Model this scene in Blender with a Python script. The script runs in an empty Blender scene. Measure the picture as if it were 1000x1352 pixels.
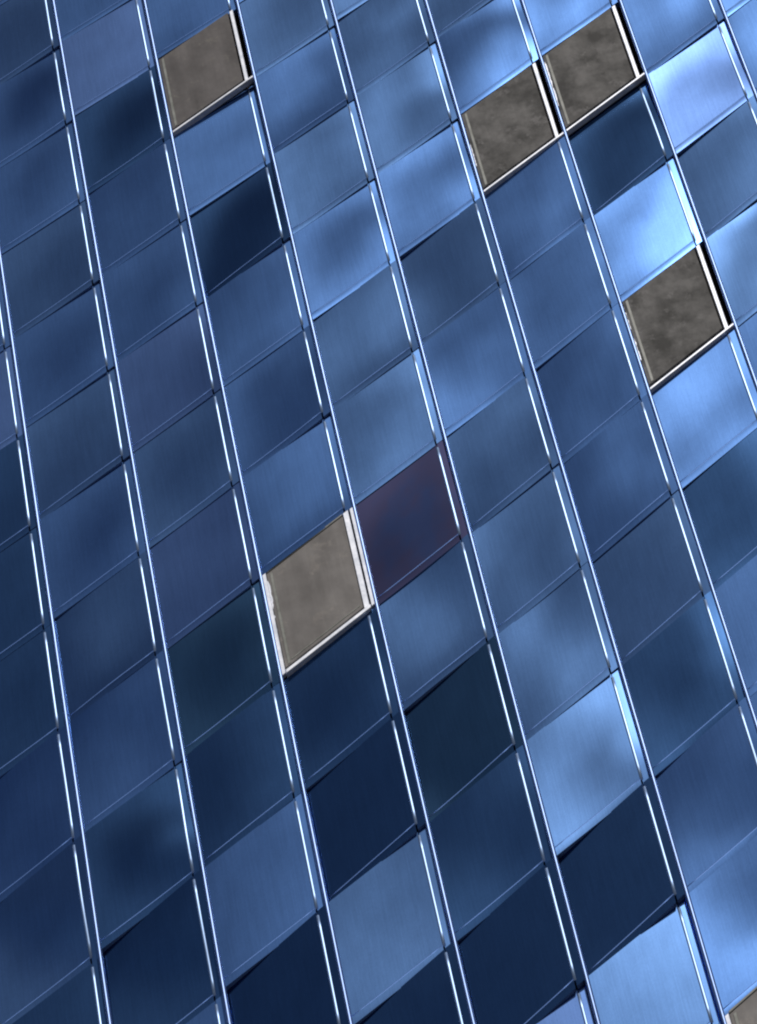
import bpy, math, random
import numpy as np
from mathutils import Vector, Matrix, noise

random.seed(7)
sc = bpy.context.scene
C = sc.collection

# ---------------------------------------------------------------- place: wall grid seen by the camera
# wall plane -> photo homography (cell i across, j down), photo 1000 x 1352, focal length 4200 px
H = np.array([[110.519462, 14.8233853, -29.2018977],
              [-73.3933799, 95.7022035, 130.11249],
              [0.0107771018, -0.0233863216, 1.0]])
F, CX, CY, SIDE = 4200.0, 500.0, 676.0, 0.70
m = np.diag([1 / F, 1 / F, 1]) @ np.array([[1, 0, -CX], [0, 1, -CY], [0, 0, 1.0]]) @ H
m = m / np.linalg.norm(m[:, 0]) * SIDE
n = np.cross(m[:, 0], m[:, 1]); n /= np.linalg.norm(n)
if n[2] > 0: n = -n                                   # outward normal, towards the camera
fwd = np.array([0, 0, 1.0])
up = fwd - (fwd @ n) * n; up /= np.linalg.norm(up)     # wall stands upright
WY = -n; WX = np.cross(WY, up)
R = np.array([WX, WY, up])                             # camera axes (x right, y down, z forward) -> world
CAM = Vector((0, 0, 1.7))
def w(vec): return Vector((R @ vec).tolist())
ORG = CAM + w(m[:, 2]); U = w(m[:, 0]); V = w(m[:, 1]); N = Vector((0, -1, 0))

cam = bpy.data.cameras.new('camera'); co = bpy.data.objects.new('camera', cam); C.objects.link(co)
co.matrix_world = Matrix.Translation(CAM) @ Matrix((w((1, 0, 0)), w((0, -1, 0)), w((0, 0, -1)))).transposed().to_4x4()
cam.sensor_fit = 'HORIZONTAL'; cam.sensor_width = 36; cam.lens = 36 * F / 1000
cam.clip_start = 0.1; cam.clip_end = 3000
sc.camera = co
sc.cycles.filter_width = 2.1

# ---------------------------------------------------------------- sun and sky
GV = V.normalized()
GX = U - U.dot(GV) * GV; GX.normalize()                # in the wall, square to the long seams
def wallpt(a, b): return ORG + U * a + V * b
mid = wallpt(3.6, 6.6)
vdir = (CAM - mid).normalized()
OFF = math.radians(9.0)
hv = (N + GX * math.tan(OFF) + GV * math.tan(math.radians(0.5))).normalized()
SUN = (2 * hv.dot(vdir) * hv - vdir).normalized()      # direction towards the sun
elev = math.asin(SUN.z); azim = math.atan2(SUN.x, SUN.y)
sun = bpy.data.lights.new('sun', 'SUN'); so = bpy.data.objects.new('sun', sun); C.objects.link(so)
sun.energy = 5.0; sun.angle = math.radians(0.5); sun.color = (1.0, 0.95, 0.88)
so.rotation_euler = SUN.to_track_quat('Z', 'Y').to_euler()
wd = bpy.data.worlds.new('World'); sc.world = wd; wd.use_nodes = True
nt = wd.node_tree
sky = nt.nodes.new('ShaderNodeTexSky'); sky.sky_type = 'NISHITA'; sky.sun_disc = False
sky.sun_elevation = elev; sky.sun_rotation = azim
nt.links.new(sky.outputs[0], nt.nodes['Background'].inputs[0]); nt.nodes['Background'].inputs[1].default_value = 0.05
sc.view_settings.view_transform = 'Standard'; sc.view_settings.look = 'None'
sc.view_settings.exposure = -1.2; sc.view_settings.gamma = 1; sc.view_settings.use_curve_mapping = False
print('SUN elev %.1f azim %.1f' % (math.degrees(elev), math.degrees(azim)), 'frame centre', mid)

# ---------------------------------------------------------------- materials
def newmat(name):
    mt = bpy.data.materials.new(name); mt.use_nodes = True
    return mt, mt.node_tree, mt.node_tree.nodes['Principled BSDF']
def nd(t, kind, **kw):
    x = t.nodes.new(kind)
    for k, v in kw.items():
        if k in x.inputs: x.inputs[k].default_value = v
        else: setattr(x, k, v)
    return x
ROUGH = 0.175
def metal(name, col, rough=ROUGH, brush=0.065):
    mt, t, p = newmat(name)
    p.inputs['Metallic'].default_value = 1.0
    uv = nd(t, 'ShaderNodeUVMap')
    oi = nd(t, 'ShaderNodeObjectInfo')
    add = nd(t, 'ShaderNodeVectorMath', operation='ADD')
    sc3 = nd(t, 'ShaderNodeVectorMath', operation='SCALE'); sc3.inputs['Scale'].default_value = 1.0
    cmb = nd(t, 'ShaderNodeCombineXYZ')
    mul = nd(t, 'ShaderNodeMath', operation='MULTIPLY'); mul.inputs[1].default_value = 57.0
    t.links.new(oi.outputs['Random'], mul.inputs[0])
    t.links.new(mul.outputs[0], cmb.inputs[0]); t.links.new(mul.outputs[0], cmb.inputs[2])
    t.links.new(uv.outputs[0], add.inputs[0]); t.links.new(cmb.outputs[0], add.inputs[1])
    # brushing lines, blotchy tarnish
    mp = nd(t, 'ShaderNodeMapping'); mp.inputs['Scale'].default_value = (70, 3, 1); mp.inputs['Rotation'].default_value = (0, 0, 0.12)
    t.links.new(add.outputs[0], mp.inputs[0])
    br = nd(t, 'ShaderNodeTexNoise', Scale=1.0, Detail=3.0); t.links.new(mp.outputs[0], br.inputs['Vector'])
    bl = nd(t, 'ShaderNodeTexNoise', Scale=3.2, Detail=5.0, Roughness=0.55); t.links.new(add.outputs[0], bl.inputs['Vector'])
    fine = nd(t, 'ShaderNodeTexNoise', Scale=60.0, Detail=3.0); t.links.new(add.outputs[0], fine.inputs['Vector'])
    def rng(src, lo, hi, a=0.3, b=0.7):
        r = nd(t, 'ShaderNodeMapRange'); r.inputs[1].default_value = a; r.inputs[2].default_value = b
        r.inputs[3].default_value = lo; r.inputs[4].default_value = hi
        t.links.new(src, r.inputs[0]); return r.outputs[0]
    def mm(x, y):
        q = nd(t, 'ShaderNodeMath', operation='MULTIPLY'); t.links.new(x, q.inputs[0]); t.links.new(y, q.inputs[1]); return q.outputs[0]
    f = mm(mm(rng(br.outputs['Fac'], 1 - brush, 1 + brush), rng(bl.outputs['Fac'], 0.965, 1.035)), rng(fine.outputs['Fac'], 0.955, 1.045))
    cs = nd(t, 'ShaderNodeVectorMath', operation='SCALE'); cs.inputs[0].default_value = col
    t.links.new(f, cs.inputs['Scale']); t.links.new(cs.outputs[0], p.inputs['Base Color'])
    t.links.new(rng(bl.outputs['Fac'], rough * 0.985, rough * 1.015), p.inputs['Roughness'])
    return mt
M = {
    'blue': metal('blue_metal', (0.096, 0.211, 0.508)),
    'steel': metal('steel_blue_metal', (0.104, 0.218, 0.485)),
    'violet_blue': metal('violet_blue_metal', (0.112, 0.212, 0.500)),
    'teal': metal('teal_blue_metal', (0.050, 0.125, 0.260)),
    'plum': metal('plum_metal', (0.150, 0.125, 0.300)),
    'deep': metal('deep_blue_metal', (0.048, 0.120, 0.295)),
    'rail_highlight': metal('edge_highlight_metal', (0.34, 0.48, 0.84), 0.46, 0.05),
    'fold_highlight': metal('fold_highlight_metal', (0.15, 0.26, 0.56), 0.58, 0.05),
    'highlight_bead': metal('crease_highlight_metal', (0.44, 0.62, 0.95), 0.48, 0.05),
}
def plum_tint():
    t = M['plum'].node_tree; p = t.nodes['Principled BSDF']
    uv = nd(t, 'ShaderNodeUVMap'); sub = nd(t, 'ShaderNodeVectorMath', operation='DISTANCE'); sub.inputs[1].default_value = (0.5, 0.55, 0)
    t.links.new(uv.outputs[0], sub.inputs[0])
    nz = nd(t, 'ShaderNodeTexNoise', Scale=4.0, Detail=5.0); t.links.new(uv.outputs[0], nz.inputs['Vector'])
    ad = nd(t, 'ShaderNodeMath', operation='ADD'); t.links.new(sub.outputs['Value'], ad.inputs[0]); t.links.new(nz.outputs['Fac'], ad.inputs[1])
    r = nd(t, 'ShaderNodeValToRGB'); r.color_ramp.elements[0].position = 0.62; r.color_ramp.elements[1].position = 1.0
    r.color_ramp.elements[0].color = (0.052, 0.080, 0.205, 1); r.color_ramp.elements[1].color = (0.070, 0.074, 0.165, 1)
    t.links.new(ad.outputs[0], r.inputs[0]); t.links.new(r.outputs[0], p.inputs['Base Color'])
plum_tint()
def matte(name, c1, c2, scale=5.0, rough=0.6, spec=0.15, bump=0.0, spots=None):
    mt, t, p = newmat(name)
    tc = nd(t, 'ShaderNodeTexCoord')
    a = nd(t, 'ShaderNodeTexNoise', Scale=scale, Detail=8.0, Roughness=0.62); t.links.new(tc.outputs['Object'], a.inputs['Vector'])
    r = nd(t, 'ShaderNodeValToRGB'); r.color_ramp.elements[0].position = 0.36; r.color_ramp.elements[1].position = 0.64
    r.color_ramp.elements[0].color = (*c1, 1); r.color_ramp.elements[1].color = (*c2, 1)
    t.links.new(a.outputs['Fac'], r.inputs[0]); out = r.outputs[0]
    if spots:
        s = nd(t, 'ShaderNodeTexNoise', Scale=scale * 1.7, Detail=6.0, Roughness=0.7); 
        mp = nd(t, 'ShaderNodeMapping'); mp.inputs['Location'].default_value = (3.1, 5.2, 1.7)
        t.links.new(tc.outputs['Object'], mp.inputs[0]); t.links.new(mp.outputs[0], s.inputs['Vector'])
        k = nd(t, 'ShaderNodeMapRange'); k.inputs[1].default_value = 0.56; k.inputs[2].default_value = 0.68
        t.links.new(s.outputs['Fac'], k.inputs[0])
        mx = nd(t, 'ShaderNodeMix', data_type='RGBA'); mx.inputs[7].default_value = (*spots, 1)
        t.links.new(k.outputs[0], mx.inputs[0]); t.links.new(out, mx.inputs[6]); out = mx.outputs[2]
    t.links.new(out, p.inputs['Base Color'])
    p.inputs['Roughness'].default_value = rough; p.inputs['Specular IOR Level'].default_value = spec
    if spots:
        mp2 = nd(t, 'ShaderNodeMapping'); mp2.inputs['Scale'].default_value = (9, 9, 1.3); mp2.inputs['Rotation'].default_value = (0, 0.25, 0)
        t.links.new(tc.outputs['Object'], mp2.inputs[0])
        st = nd(t, 'ShaderNodeTexNoise', Scale=1.0, Detail=7.0, Roughness=0.6); t.links.new(mp2.outputs[0], st.inputs['Vector'])
        k2 = nd(t, 'ShaderNodeMapRange'); k2.inputs[1].default_value = 0.35; k2.inputs[2].default_value = 0.65; k2.inputs[3].default_value = 0.84; k2.inputs[4].default_value = 1.14
        t.links.new(st.outputs['Fac'], k2.inputs[0])
        sm = nd(t, 'ShaderNodeVectorMath', operation='SCALE'); t.links.new(out, sm.inputs[0]); t.links.new(k2.outputs[0], sm.inputs['Scale'])
        t.links.new(sm.outputs[0], p.inputs['Base Color'])
    if bump:
        b = nd(t, 'ShaderNodeBump', Strength=bump, Distance=0.01); t.links.new(a.outputs['Fac'], b.inputs['Height']); t.links.new(b.outputs[0], p.inputs['Normal'])
    return mt
M['pane_dark'] = matte('grimy_brown_pane', (0.072, 0.071, 0.072), (0.192, 0.188, 0.190), 6, 0.6, 0.12, 0.15, (0.21, 0.205, 0.21))
M['pane_mid'] = matte('dusty_brown_pane', (0.125, 0.118, 0.122), (0.172, 0.162, 0.166), 6, 0.6, 0.12, 0.10, (0.20, 0.19, 0.18))
M['pane_light'] = matte('dusty_beige_pane', (0.205, 0.195, 0.195), (0.270, 0.258, 0.258), 5, 0.6, 0.12, 0.10, (0.31, 0.29, 0.28))
M['edging'] = matte('grey_green_edging', (0.17, 0.18, 0.165), (0.29, 0.30, 0.285), 14, 0.4, 0.4)
M['white'] = matte('chalky_white_frame_paint', (0.56, 0.60, 0.70), (0.80, 0.83, 0.93), 16, 0.45, 0.5)
M['white'].node_tree.nodes['Principled BSDF'].inputs['Metallic'].default_value = 0.3
M['cavity'] = matte('black_gap_shade', (0.010, 0.009, 0.009), (0.018, 0.016, 0.015), 8, 0.9, 0.1)
M['backing'] = matte('navy_backing', (0.02, 0.035, 0.075), (0.03, 0.05, 0.10), 3, 0.7, 0.2)
M['edge'] = matte('joint_shade_edge', (0.08, 0.15, 0.34), (0.12, 0.20, 0.42), 9, 0.6, 0.2)  # skirt colour tuned for how dark the shade at the joints reads
M['ground'] = matte('grey_paving', (0.16, 0.155, 0.15), (0.24, 0.235, 0.225), 1.5, 0.9, 0.2)
M['roof'] = matte('grey_roof', (0.18, 0.18, 0.18), (0.25, 0.25, 0.25), 1.5, 0.9, 0.2)

# ---------------------------------------------------------------- mesh helpers (z = metres out of the wall)
def P(a, b, z=0.0): return ORG + U * a + V * b + N * z
def link(name, verts, faces, mat, parent=None, smooth=False, uvs=None):
    me = bpy.data.meshes.new(name); me.from_pydata([tuple(v) for v in verts], [], faces)
    if uvs is not None:
        l = me.uv_layers.new(name='UVMap')
        for lp in me.loops: l.data[lp.index].uv = uvs[lp.vertex_index]
    me.materials.append(mat)
    if smooth: me.polygons.foreach_set('use_smooth', [True] * len(me.polygons))
    me.update()
    o = bpy.data.objects.new(name, me); C.objects.link(o)
    if parent: o.parent = parent
    return o
def slab(name, corners, z0, z1, mat, parent, jitter=0):
    """corners: four (a, b) going round; a bar with a chamfered outer edge"""
    cc = [Vector((sum(c[0] for c in corners) / 4, sum(c[1] for c in corners) / 4))] * 4
    v = []; uv = []
    def shrink(c, d):
        p = P(c[0], c[1]); q = P(cc[0][0], cc[0][1]); e = (q - p)
        return p + e.normalized() * d
    for c in corners: v.append(P(c[0], c[1], z0)); uv.append(c)
    for c in corners: v.append(P(c[0], c[1], z1 - 0.003)); uv.append(c)
    for k, c in enumerate(corners):
        # pull both neighbours' directions for a clean bevel
        p = P(c[0], c[1]); a = P(*corners[k - 1]) - p; b = P(*corners[(k + 1) % 4]) - p
        v.append(p + a.normalized() * 0.003 + b.normalized() * 0.003 + N * z1); uv.append(c)
    f = [(3, 2, 1, 0), (8, 9, 10, 11)]
    for base in (0, 4):
        for k in range(4):
            f.append((base + k, base + (k + 1) % 4, base + 4 + (k + 1) % 4, base + 4 + k))
    return link(name, v, f, mat, parent, uvs=uv)
def fixn(o):
    import bmesh
    bm = bmesh.new(); bm.from_mesh(o.data); bmesh.ops.recalc_face_normals(bm, faces=bm.faces); bm.to_mesh(o.data); bm.free()

UX = U.dot(GX); UY = U.dot(GV); VL = V.length
ALPHA = ROUGH * ROUGH
A_D, B_D = 0.125, 0.018      # how strongly the sun's glint and the sky show in the metal
def lin(g): g /= 255.0; return ((g + 0.055) / 1.055) ** 2.4
def hoff(a, b):
    p = P(a, b); h = ((CAM - p).normalized() + SUN).normalized(); hn = h.dot(N)
    return h.dot(GX) / hn, h.dot(GV) / hn
def need(g, hy, kf=1.0, sheen=1.0):
    d = max(lin(g) * kf / sheen - B_D, 0.003) / A_D
    x2 = max(math.sqrt(1 / (math.pi * ALPHA ** 2 * d)) - 1, 0.05) * ALPHA ** 2
    return math.sqrt(max(x2 - hy * hy, math.radians(1.2) ** 2))

# tone of every panel as seen today: top-left, top-right, bottom-right, bottom-left, middle -> how each sheet is bent
T = {
 (-1, 2): (60, 60, 60, 60, 60), (-1, 3): (85, 88, 80, 80, 85), (-1, 4): (45, 45, 42, 42, 42), (-1, 5): (44, 44, 42, 42, 42), (-1, 6): (40, 40, 40, 40, 38),
 (-1, 7): (48, 46, 48, 50, 48), (-1, 8): (44, 42, 52, 62, 44), (-1, 9): (40, 42, 42, 40, 40),
 (0, -2): (52, 52, 52, 52, 52), (0, -1): (52, 60, 52, 60, 52), (0, 0): (62, 58, 55, 62, 50), (0, 1): (66, 60, 62, 62, 58),
 (0, 2): (66, 62, 60, 62, 58), (0, 3): (62, 62, 60, 58, 56), (0, 4): (66, 62, 60, 56, 58), (0, 5): (58, 56, 55, 54, 52),
 (0, 6): (54, 62, 52, 55, 60), (0, 7): (50, 58, 58, 62, 58), (0, 8): (40, 55, 58, 52, 34), (0, 9): (32, 36, 48, 50, 38),
 (1, -1): (70, 60, 60, 62, 60), (1, 0): (110, 112, 82, 96, 105), (1, 1): (55, 48, 42, 50, 40), (1, 2): (58, 62, 62, 62, 60),
 (1, 3): (62, 64, 62, 60, 60), (1, 4): (66, 66, 58, 66, 64), (1, 5): (60, 56, 58, 60, 54), (1, 6): (66, 62, 60, 64, 62),
 (1, 7): (40, 48, 46, 46, 38), (1, 8): (42, 50, 60, 46, 44), (1, 9): (66, 78, 94, 74, 76), (1, 10): (32, 32, 35, 38, 30),
 (2, 0): (88, 90, 85, 74, 80), (2, 2): (98, 112, 90, 100, 92), (2, 3): (52, 42, 40, 34, 34), (2, 4): (66, 80, 78, 74, 72),
 (2, 5): (70, 62, 58, 60, 58), (2, 6): (82, 85, 72, 66, 86), (2, 8): (38, 40, 48, 42, 38), (2, 9): (36, 34, 36, 42, 34),
 (2, 10): (80, 82, 100, 112, 92), (2, 11): (32, 32, 32, 32, 32),
 (3, 0): (110, 110, 110, 105, 105), (3, 1): (112, 112, 95, 92, 80), (3, 2): (112, 115, 85, 86, 98), (3, 3): (106, 100, 88, 100, 96), (3, 4): (95, 112, 100, 112, 82),
 (3, 5): (96, 90, 84, 80, 92), (3, 6): (85, 95, 95, 88, 90), (3, 7): (54, 58, 56, 50, 50), (3, 8): (90, 75, 70, 76, 92),
 (3, 9): (28, 42, 46, 56, 38), (3, 10): (45, 52, 55, 64, 50), (3, 11): (36, 38, 46, 40, 36), (3, 12): (130, 135, 130, 130, 130),
 (4, 1): (88, 88, 88, 88, 88), (4, 2): (90, 86, 85, 90, 88), (4, 3): (95, 110, 100, 92, 102), (4, 4): (105, 106, 105, 95, 102), (4, 5): (76, 68, 64, 72, 62),
 (4, 6): (96, 80, 78, 100, 88), (4, 7): (90, 85, 78, 74, 78), (4, 8): (102, 85, 90, 85, 76), (4, 9): (98, 95, 95, 96, 102),
 (4, 10): (104, 126, 142, 130, 112), (4, 11): (40, 46, 50, 52, 42), (4, 12): (150, 168, 196, 172, 160),
 (5, 2): (75, 70, 70, 75, 70), (5, 3): (80, 132, 122, 94, 100), (5, 5): (80, 90, 88, 82, 84), (5, 6): (82, 86, 86, 85, 80),
 (5, 7): (66, 80, 82, 70, 72), (5, 8): (74, 95, 85, 64, 82), (5, 9): (72, 76, 78, 64, 64), (5, 10): (48, 64, 92, 76, 52),
 (5, 11): (50, 72, 102, 94, 70), (5, 12): (86, 82, 195, 150, 112),
 (6, 2): (110, 110, 110, 110, 110), (6, 3): (125, 120, 120, 122, 120), (6, 5): (70, 98, 56, 62, 42), (6, 6): (155, 190, 192, 140, 166), (6, 8): (150, 165, 170, 150, 150),
 (6, 9): (60, 90, 96, 70, 64), (6, 10): (72, 80, 80, 76, 72), (6, 11): (76, 80, 84, 80, 74),
 (7, 3): (120, 120, 120, 120, 120), (7, 4): (125, 152, 128, 120, 142), (7, 5): (152, 130, 136, 120, 152), (7, 6): (90, 106, 95, 86, 94), (7, 7): (142, 128, 95, 100, 110),
 (7, 8): (84, 90, 90, 84, 80), (7, 9): (90, 90, 90, 90, 90), (8, 4): (120, 120, 120, 120, 120), (8, 5): (120, 125, 120, 112, 120), (8, 6): (110, 110, 110, 110, 110),
}
# how much livelier or duller each sheet's finish is bent to show
K = {(-1, 7): 0.81, (-1, 8): 0.73, (0, -1): 0.7, (0, 0): 0.64, (0, 1): 0.77, (0, 2): 0.61, (0, 3): 0.79, (0, 4): 0.69, (0, 5): 0.81, (0, 6): 0.65, (0, 7): 0.83, (0, 8): 0.94, (0, 9): 0.89, (1, 0): 2.6, (1, 1): 0.72, (1, 2): 0.69, (1, 3): 0.78, (1, 4): 0.78, (1, 5): 0.78, (1, 6): 0.6, (1, 7): 0.75, (1, 8): 0.71, (1, 9): 0.86, (1, 10): 0.35, (2, 2): 0.85, (2, 3): 0.6, (2, 4): 0.62, (2, 5): 0.74, (2, 6): 0.8, (2, 8): 0.82, (2, 9): 0.46, (2, 10): 1.18, (3, 1): 0.49, (3, 2): 0.63, (3, 3): 0.93, (3, 4): 0.73, (3, 5): 0.63, (3, 6): 0.83, (3, 7): 0.87, (3, 8): 0.61, (3, 9): 0.35, (3, 10): 0.93, (3, 11): 0.35, (4, 2): 0.46, (4, 3): 0.76, (4, 4): 1.07, (4, 5): 0.59, (4, 6): 0.72, (4, 7): 0.54, (4, 8): 0.45, (4, 9): 0.68, (4, 10): 1.0, (4, 11): 0.35, (4, 12): 2.6, (5, 3): 0.78, (5, 5): 0.66, (5, 6): 0.9, (5, 7): 0.55, (5, 8): 0.4, (5, 9): 0.35, (5, 10): 0.83, (5, 11): 0.89, (5, 12): 2.6, (6, 5): 0.35, (6, 6): 0.64, (6, 8): 0.56, (6, 9): 0.68, (7, 4): 0.63, (7, 5): 1.86, (7, 6): 0.54}
TINT = {(3, 7): 'plum', (3, 9): 'teal', (1, 7): 'teal', (1, 0): 'violet_blue', (1, 6): 'violet_blue', (1, 4): 'violet_blue',
        (-1, 3): 'violet_blue', (7, 5): 'violet_blue', (4, 12): 'steel', (3, 12): 'violet_blue', (4, 10): 'steel', (2, 10): 'steel'}
for q in ((2, 3), (1, 1), (6, 5), (1, 10), (2, 11), (2, 8), (2, 9), (3, 10), (3, 11), (0, 8), (0, 9), (4, 11), (1, 8), (6, 9), (5, 10), (-1, 5), (-1, 6), (-1, 4), (-1, 9)):
    TINT[q] = 'deep'
SHEEN = {'deep': 0.58, 'teal': 0.60, 'plum': 0.55}
WINDOWS = {(2, 1): 'W1', (5, 4): 'W2', (6, 4): 'W3', (6, 7): 'W4', (2, 7): 'W5', (5, 13): 'W6'}

def sheet(i, j):
    """returns height(a, b) of the bent sheet in cell (i, j); a, b in 0..1"""
    t = T.get((i, j))
    if t is None:
        g = 60 + 8 * max(0, i); t = (g,) * 5
    kf = K.get((i, j), 1.0); sheen = SHEEN.get(TINT.get((i, j)), 1.0); LIM = math.radians(4.5)
    wav = 0.35 + 0.65 * min(1, max(0, (i - 1) / 3))
    if t[4] > 95: wav *= 1.2
    t = tuple(v * (1.10 if v > 50 else 1.05) for v in t)
    def s(a, b):
        aa = min(max(a, 0), 1); bb = min(max(b, 0), 1)
        g = t[0] * (1 - aa) * (1 - bb) + t[1] * aa * (1 - bb) + t[2] * aa * bb + t[3] * (1 - aa) * bb
        g += (t[4] - sum(t[:4]) / 4) * 16 * aa * bb * (1 - aa) * (1 - bb)
        g = t[4] * (max(g, 15) / t[4]) ** 1.9
        hx, hy = hoff(i + aa, j + bb)
        nz = noise.noise(Vector((i * 7.3 + aa * 1.8, j * 5.1 + bb * 1.5, 3.3)))
        nz += 0.22 * noise.noise(Vector((i * 9.3 + aa * 4.2, j * 8.1 + bb * 3.6, 8.3)))
        g = g * (1 + 0.40 * wav * nz)
        sl = need(max(g, 22), hy, kf, sheen) - hx
        return LIM * math.tanh(sl / LIM)
    NB, NA = 15, 25
    tab = {}
    bs = [k / 10 * 1.0 for k in range(-6, 17)]
    # march along the direction square to the seams: b drops by UY/VL per unit a
    k_ = UY / VL
    rows = []
    c_vals = [(-0.3 + 1.9 * q / 24) if k_ > 0 else (-0.9 + 2.2 * q / 24) for q in range(25)]
    for c in c_vals:                          # c = b + a*k_ stays constant along the march
        hgt = [0.0]; prev = s(0, c)
        for q in range(1, NA):
            a = q / (NA - 1); cur = s(a, c - a * k_)
            hgt.append(hgt[-1] + (prev + cur) / 2 * UX / (NA - 1)); prev = cur
        rows.append(hgt)
    arr = np.array(rows); c0, dc = c_vals[0], c_vals[1] - c_vals[0]
    def raw(a, b):
        x = min(max(a * (NA - 1), 0), NA - 1.001); y = min(max((b + a * k_ - c0) / dc, 0), 23.999)
        xi, yi = int(x), int(y); fx, fy = x - xi, y - yi
        return (arr[yi, xi] * (1 - fx) + arr[yi, xi + 1] * fx) * (1 - fy) + (arr[yi + 1, xi] * (1 - fx) + arr[yi + 1, xi + 1] * fx) * fy
    mean = sum(raw(x / 4, y / 4) for x in range(5) for y in range(5)) / 25
    left = sum(raw(0, y / 4) for y in range(5)) / 5
    off = 0.5 * mean + 0.5 * left
    return lambda a, b: raw(a, b) - off

def patch(name, i, j, h, As, Bs, zf, mat, parent, skirt=0.055):
    """curved rectangular piece with turned-down edges"""
    na, nb = len(As), len(Bs); v = []; uv = []
    for b in Bs:
        for a in As:
            v.append(P(i + a, j + b, h(a, b) + zf(a, b))); uv.append((a, b))
    f = [(r * na + q, (r + 1) * na + q, (r + 1) * na + q + 1, r * na + q + 1) for r in range(nb - 1) for q in range(na - 1)]
    ring = [q for q in range(na)] + [r * na + na - 1 for r in range(1, nb)] + [(nb - 1) * na + q for q in range(na - 2, -1, -1)] + [r * na for r in range(nb - 2, 0, -1)]
    base = len(v)
    # separate ring so that the edge stays crisp
    for k in ring: v.append(v[k].copy()); uv.append(uv[k])
    nr = len(ring)
    for k in ring: v.append(v[k] - N * skirt); uv.append(uv[k])
    for k in range(nr):
        k2 = (k + 1) % nr
        f.append((base + k, base + k2, base + nr + k2, base + nr + k))
    o = link(name, v, f, mat, parent, smooth=True, uvs=uv)
    o.data.materials.append(M['edge'])                 # turned-down edge, joint shade set in its colour
    for p in o.data.polygons[-nr:]: p.material_index = 1
    return o

def highlight_bead(name, pts, half, rise, mat, parent, sides=6, across=None):
    across = across or GX
    """half-round ridge along points (a, b, z), added to draw a highlight line"""
    v = []; uv = []; f = []
    for k, (a, b, z) in enumerate(pts):
        p = P(a, b, z)
        for q in range(sides + 1):
            th = math.pi * q / sides
            v.append(p + across * (-math.cos(th) * half) + N * (math.sin(th) * rise - 0.002)); uv.append((a, b))
    s = sides + 1
    for k in range(len(pts) - 1):
        for q in range(sides): f.append((k * s + q, (k + 1) * s + q, (k + 1) * s + q + 1, k * s + q + 1))
    f.append(tuple(range(s))); f.append(tuple(reversed(range((len(pts) - 1) * s, len(pts) * s))))
    return link(name, v, f, mat, parent, smooth=True, uvs=uv)

# ---------------------------------------------------------------- setting: ground and building
g = link('ground', [Vector((-1500, -1500, 0)), Vector((1500, -1500, 0)), Vector((1500, 1500, 0)), Vector((-1500, 1500, 0))], [(0, 1, 2, 3)], M['ground'])
g['kind'] = 'structure'
bld = bpy.data.objects.new('building', None); bld.location = (0, 0, 0); C.objects.link(bld)
bld['label'] = 'building wall clad in skewed blue metal panels with a few grimy brown-grey windows'
bld['category'] = 'building'
yw = ORG.y
x0, x1, zt = -16.0, 16.0, 34.0
def box(name, x0, x1, y0, y1, z0, z1, mat):
    v = [(x, y, z) for z in (z0, z1) for y in (y0, y1) for x in (x0, x1)]
    return link(name, v, [(0, 2, 3, 1), (4, 5, 7, 6), (0, 1, 5, 4), (2, 6, 7, 3), (0, 4, 6, 2), (1, 3, 7, 5)], mat, bld)
box('backing_wall', x0, x1, yw + 0.16, yw + 12, 0.004, zt, M['backing'])
box('roof', x0 - 0.2, x1 + 0.2, yw - 0.1, yw + 12.2, zt + 0.003, zt + 0.4, M['roof'])

# ---------------------------------------------------------------- panels
def proj(a, b):
    p = H @ np.array([a, b, 1.0]); return p[0] / p[2], p[1] / p[2], p[2]
near, far = [], []
for i in range(-30, 36):
    for j in range(-75, 75):
        c = P(i + .5, j + .5)
        if not (x0 + .5 < c.x < x1 - .5 and 0.5 < c.z < zt - .5): continue
        X, Y, Wz = proj(i + .5, j + .5)
        if Wz > 0 and -170 < X < 1170 and -190 < Y < 1540: near.append((i, j))
        else: far.append((i, j))
print('near', len(near), 'far', len(far))
def lips(a, b): return 0.0
FA = 0.905; FB = 0.945
AF = [0.012, 0.03] + [0.03 + (FA - 0.04) * k / 11 for k in range(1, 11)] + [FA - 0.003]
BF = [0.0015, 0.03] + [0.03 + (FB - 0.045) * k / 11 for k in range(1, 11)] + [FB - 0.004]
rng = random.Random(3)
CR = (GV - GV.dot(U.normalized()) * U.normalized()).normalized()
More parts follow.
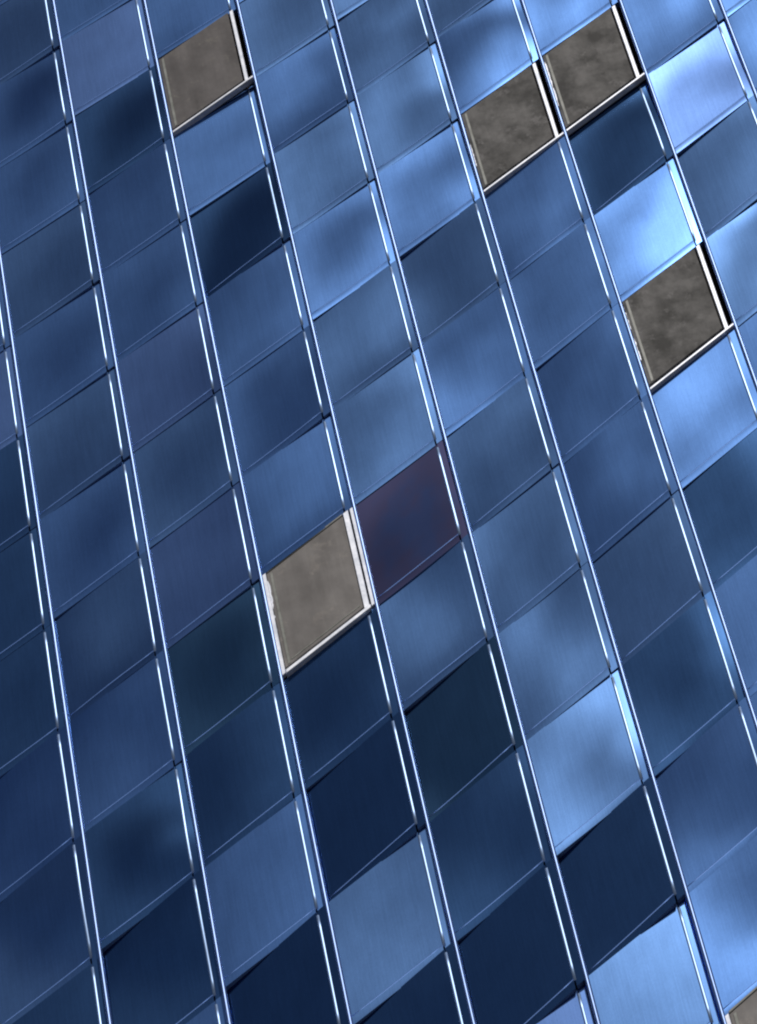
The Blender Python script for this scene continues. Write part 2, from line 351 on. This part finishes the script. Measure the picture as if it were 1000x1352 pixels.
# each sheet is seated so that it meets the ones above and below it
HS = {q: sheet(*q) for q in near if q not in WINDOWS}; OFFS = {q: 0.0 for q in HS}
for _ in range(25):
    for (i, j) in HS:
        tot, wt = 0.0, 0.6
        if (i, j + 1) in HS:
            tot += sum(HS[(i, j + 1)](a, 0) - HS[(i, j)](a, 1) for a in (.2, .5, .8)) / 3 + OFFS[(i, j + 1)]; wt += 1
        if (i, j - 1) in HS:
            tot += sum(HS[(i, j - 1)](a, 1) - HS[(i, j)](a, 0) for a in (.2, .5, .8)) / 3 + OFFS[(i, j - 1)]; wt += 1
        top = max(HS[(i, j)](a, b / 4) for a in (0, 1) for b in range(5))
        OFFS[(i, j)] = min(tot / wt, 0.009 - top)          # never rides up over the seam rails
for (i, j) in near:
    if (i, j) in WINDOWS: continue
    h = (lambda f0, d0: (lambda a, b: f0(a, b) + d0))(HS[(i, j)], OFFS[(i, j)])
    mat = M[TINT.get((i, j), rng.choice(['blue', 'blue', 'steel']))]
    pn = patch('panel', i, j, h, AF, BF, lambda a, b: 0.0, mat, bld)
    if (i, j) == (3, 7): pn['label'] = 'dull plum-brown panel beside the pale window'
    # turned side strip of the same sheet, tipped a little to the light
    patch('side_strip', i, j, h, [FA + 0.003, FA + 0.045, 0.985], [0.002 + 1.001 * k / 8 for k in range(9)], lambda a, b: 0.003 - (a - FA) * 0.012, mat, pn)
    # folded hem along the lower edge, with a shallow groove above it
    patch('hem', i, j, h, [0.012 + (FA - 0.026) * k / 6 for k in range(7)], [FB - 0.002, FB + 0.012, 0.985, 1.007], lambda a, b: 0.0025 + 0.0004 * math.sin(math.pi * (b - FB + 0.004) / (1.002 - FB)), mat, pn)
    highlight_bead('fold_highlight', [(i + 0.012 + (FA - 0.02) * k / 8, j + FB - 0.001, h(0.012 + (FA - 0.02) * k / 8, FB) + 0.001) for k in range(9)], 0.0080, 0.0030, M['fold_highlight'], pn, 6, across=CR)  # half-round in lighter metal, added as the light line on the crease
    b0, b1 = 0.035, 0.955
    highlight_bead('highlight_bead', [(i + FA, j + b0 + (b1 - b0) * k / 8, h(FA, b0 + (b1 - b0) * k / 8)) for k in range(9)], 0.0102, 0.0075, M['highlight_bead'], pn)  # paler ridge added to stand for the crease highlight
# paler continuous rails, added down the seams as the panels' edge highlight
js = [j for _, j in near]
cells = near + far
for i in range(min(i for i, _ in cells) + 1, max(i for i, _ in cells) + 1):
    jj = [j for (a, j) in cells if a in (i, i - 1)]
    highlight_bead('seam_highlight', [(i, min(jj) + (max(jj) + 1 - min(jj)) * k / 40, 0.006) for k in range(41)], 0.0125, 0.018, M['rail_highlight'], bld, 8)
# the rest of the wall, outside the view: plain panels joined
v, f, uv = [], [], []
for (i, j) in far:
    b = len(v)
    for z in (-0.02, 0.0):
        for (a, c) in ((.02, .015), (.98, .015), (.98, .985), (.02, .985)): v.append(P(i + a, j + c, z)); uv.append((a + i, c + j))
    f.append((b + 4, b + 7, b + 6, b + 5))
    for k in range(4): f.append((b + k, b + (k + 1) % 4, b + 4 + (k + 1) % 4, b + 4 + k))
o = link('panel', v, f, M['blue'], bld, uvs=uv); o['kind'] = 'stuff'

# ---------------------------------------------------------------- windows
WL = {
 'W1': ('dusty brown window, topmost on the left', 'pane_mid'),
 'W2': ('grimy brown window with chalky patches, left one of the touching pair', 'pane_dark'),
 'W3': ('grimy brown window, right one of the touching pair', 'pane_dark'),
 'W4': ('speckled dark brown window below the brightest panel', 'pane_dark'),
 'W5': ('pale beige window in thick white frame bars beside the plum panel', 'pane_light'),
 'W6': ('pale window cut off at the lower right corner', 'pane_light'),
}
def quad(i, j, a0, a1, b0, b1): return [(i + a0, j + b0), (i + a1, j + b0), (i + a1, j + b1), (i + a0, j + b1)]
for (i, j), key in WINDOWS.items():
    lab, pm = WL[key]
    pale = key in ('W5', 'W6')
    pa0, pa1, pb0, pb1 = (0.055, 0.875, 0.02, 0.935) if pale else (0.02, 0.870, 0.015, 0.935)
    pane = slab('window', quad(i, j, pa0, pa1, pb0, pb1), -0.030, 0.004, M[pm], bld); fixn(pane)
    pane['label'] = lab
    parts = [('gap_shade', quad(i, j, -0.0, 1.0, -0.0, 1.0), -0.12, -0.10, 'cavity'),  # back sheet painted black for the shade in the gaps round the pane
             ('edging', quad(i, j, pa0 + 0.030, pa0 + 0.062, pb0 + 0.02, pb1 - 0.01), 0.004, 0.007, 'edging')]
    if pale:
        parts += [('frame_bar', quad(i, j, 0.012, 0.052, 0.012, 0.985), -0.02, 0.014, 'white'),
                  ('frame_bar', quad(i, j, 0.880, 0.935, 0.012, 0.965), -0.02, 0.016, 'white'),
                  ('frame_bar', quad(i, j, 0.950, 0.988, 0.012, 0.985), -0.02, 0.012, 'white'),
                  ('frame_bar', quad(i, j, 0.056, 0.872, -0.005, 0.014), -0.02, 0.006, 'edging'),
                  ('edging', quad(i, j, pa0 + 0.07, pa1 - 0.03, pb1 - 0.045, pb1 - 0.030), 0.004, 0.007, 'edging'),
                  ('sill', quad(i, j, 0.056, 0.945, 0.972, 1.006), -0.02, 0.028, 'white')]
    else:
        parts += [('frame_bar', quad(i, j, 0.888, 0.930, 0.030, 0.975), -0.02, 0.012, 'white'),
                  ('sill', quad(i, j, 0.015, 0.985, 0.984, 1.008), -0.02, 0.026, 'white')]
    for nm, q, z0, z1, mt in parts:
        c = slab(nm, q, z0, z1, M[mt], pane); fixn(c)
    if key in ('W2', 'W3', 'W4', 'W5'):
        # crumbling sealant along the left side: one ragged strip
        r = random.Random(i * 31 + j); v, uv, f = [], [], []
        nseg = 34; wd_ = 0.010
        for k in range(nseg + 1):
            b = 0.06 + (0.62 + 0.2 * r.random() * 0) * k / nseg
            wd_ = min(max(wd_ + (r.random() - 0.5) * 0.016, 0.0015), 0.024)
            if k in (0, nseg): wd_ = 0.001
            a0 = pa0 - 0.006
            for (a, z) in ((a0, 0.0045), (a0 + 0.001, 0.0085), (a0 + wd_ * 0.8, 0.0085), (a0 + wd_, 0.0045)):
                v.append(P(i + a, j + b, z)); uv.append((a, b))
        for k in range(nseg):
            for q in range(3): f.append((k * 4 + q, k * 4 + 4 + q, k * 4 + 5 + q, k * 4 + 1 + q))
        link('sealant', v, f, M['white'], pane, uvs=uv)
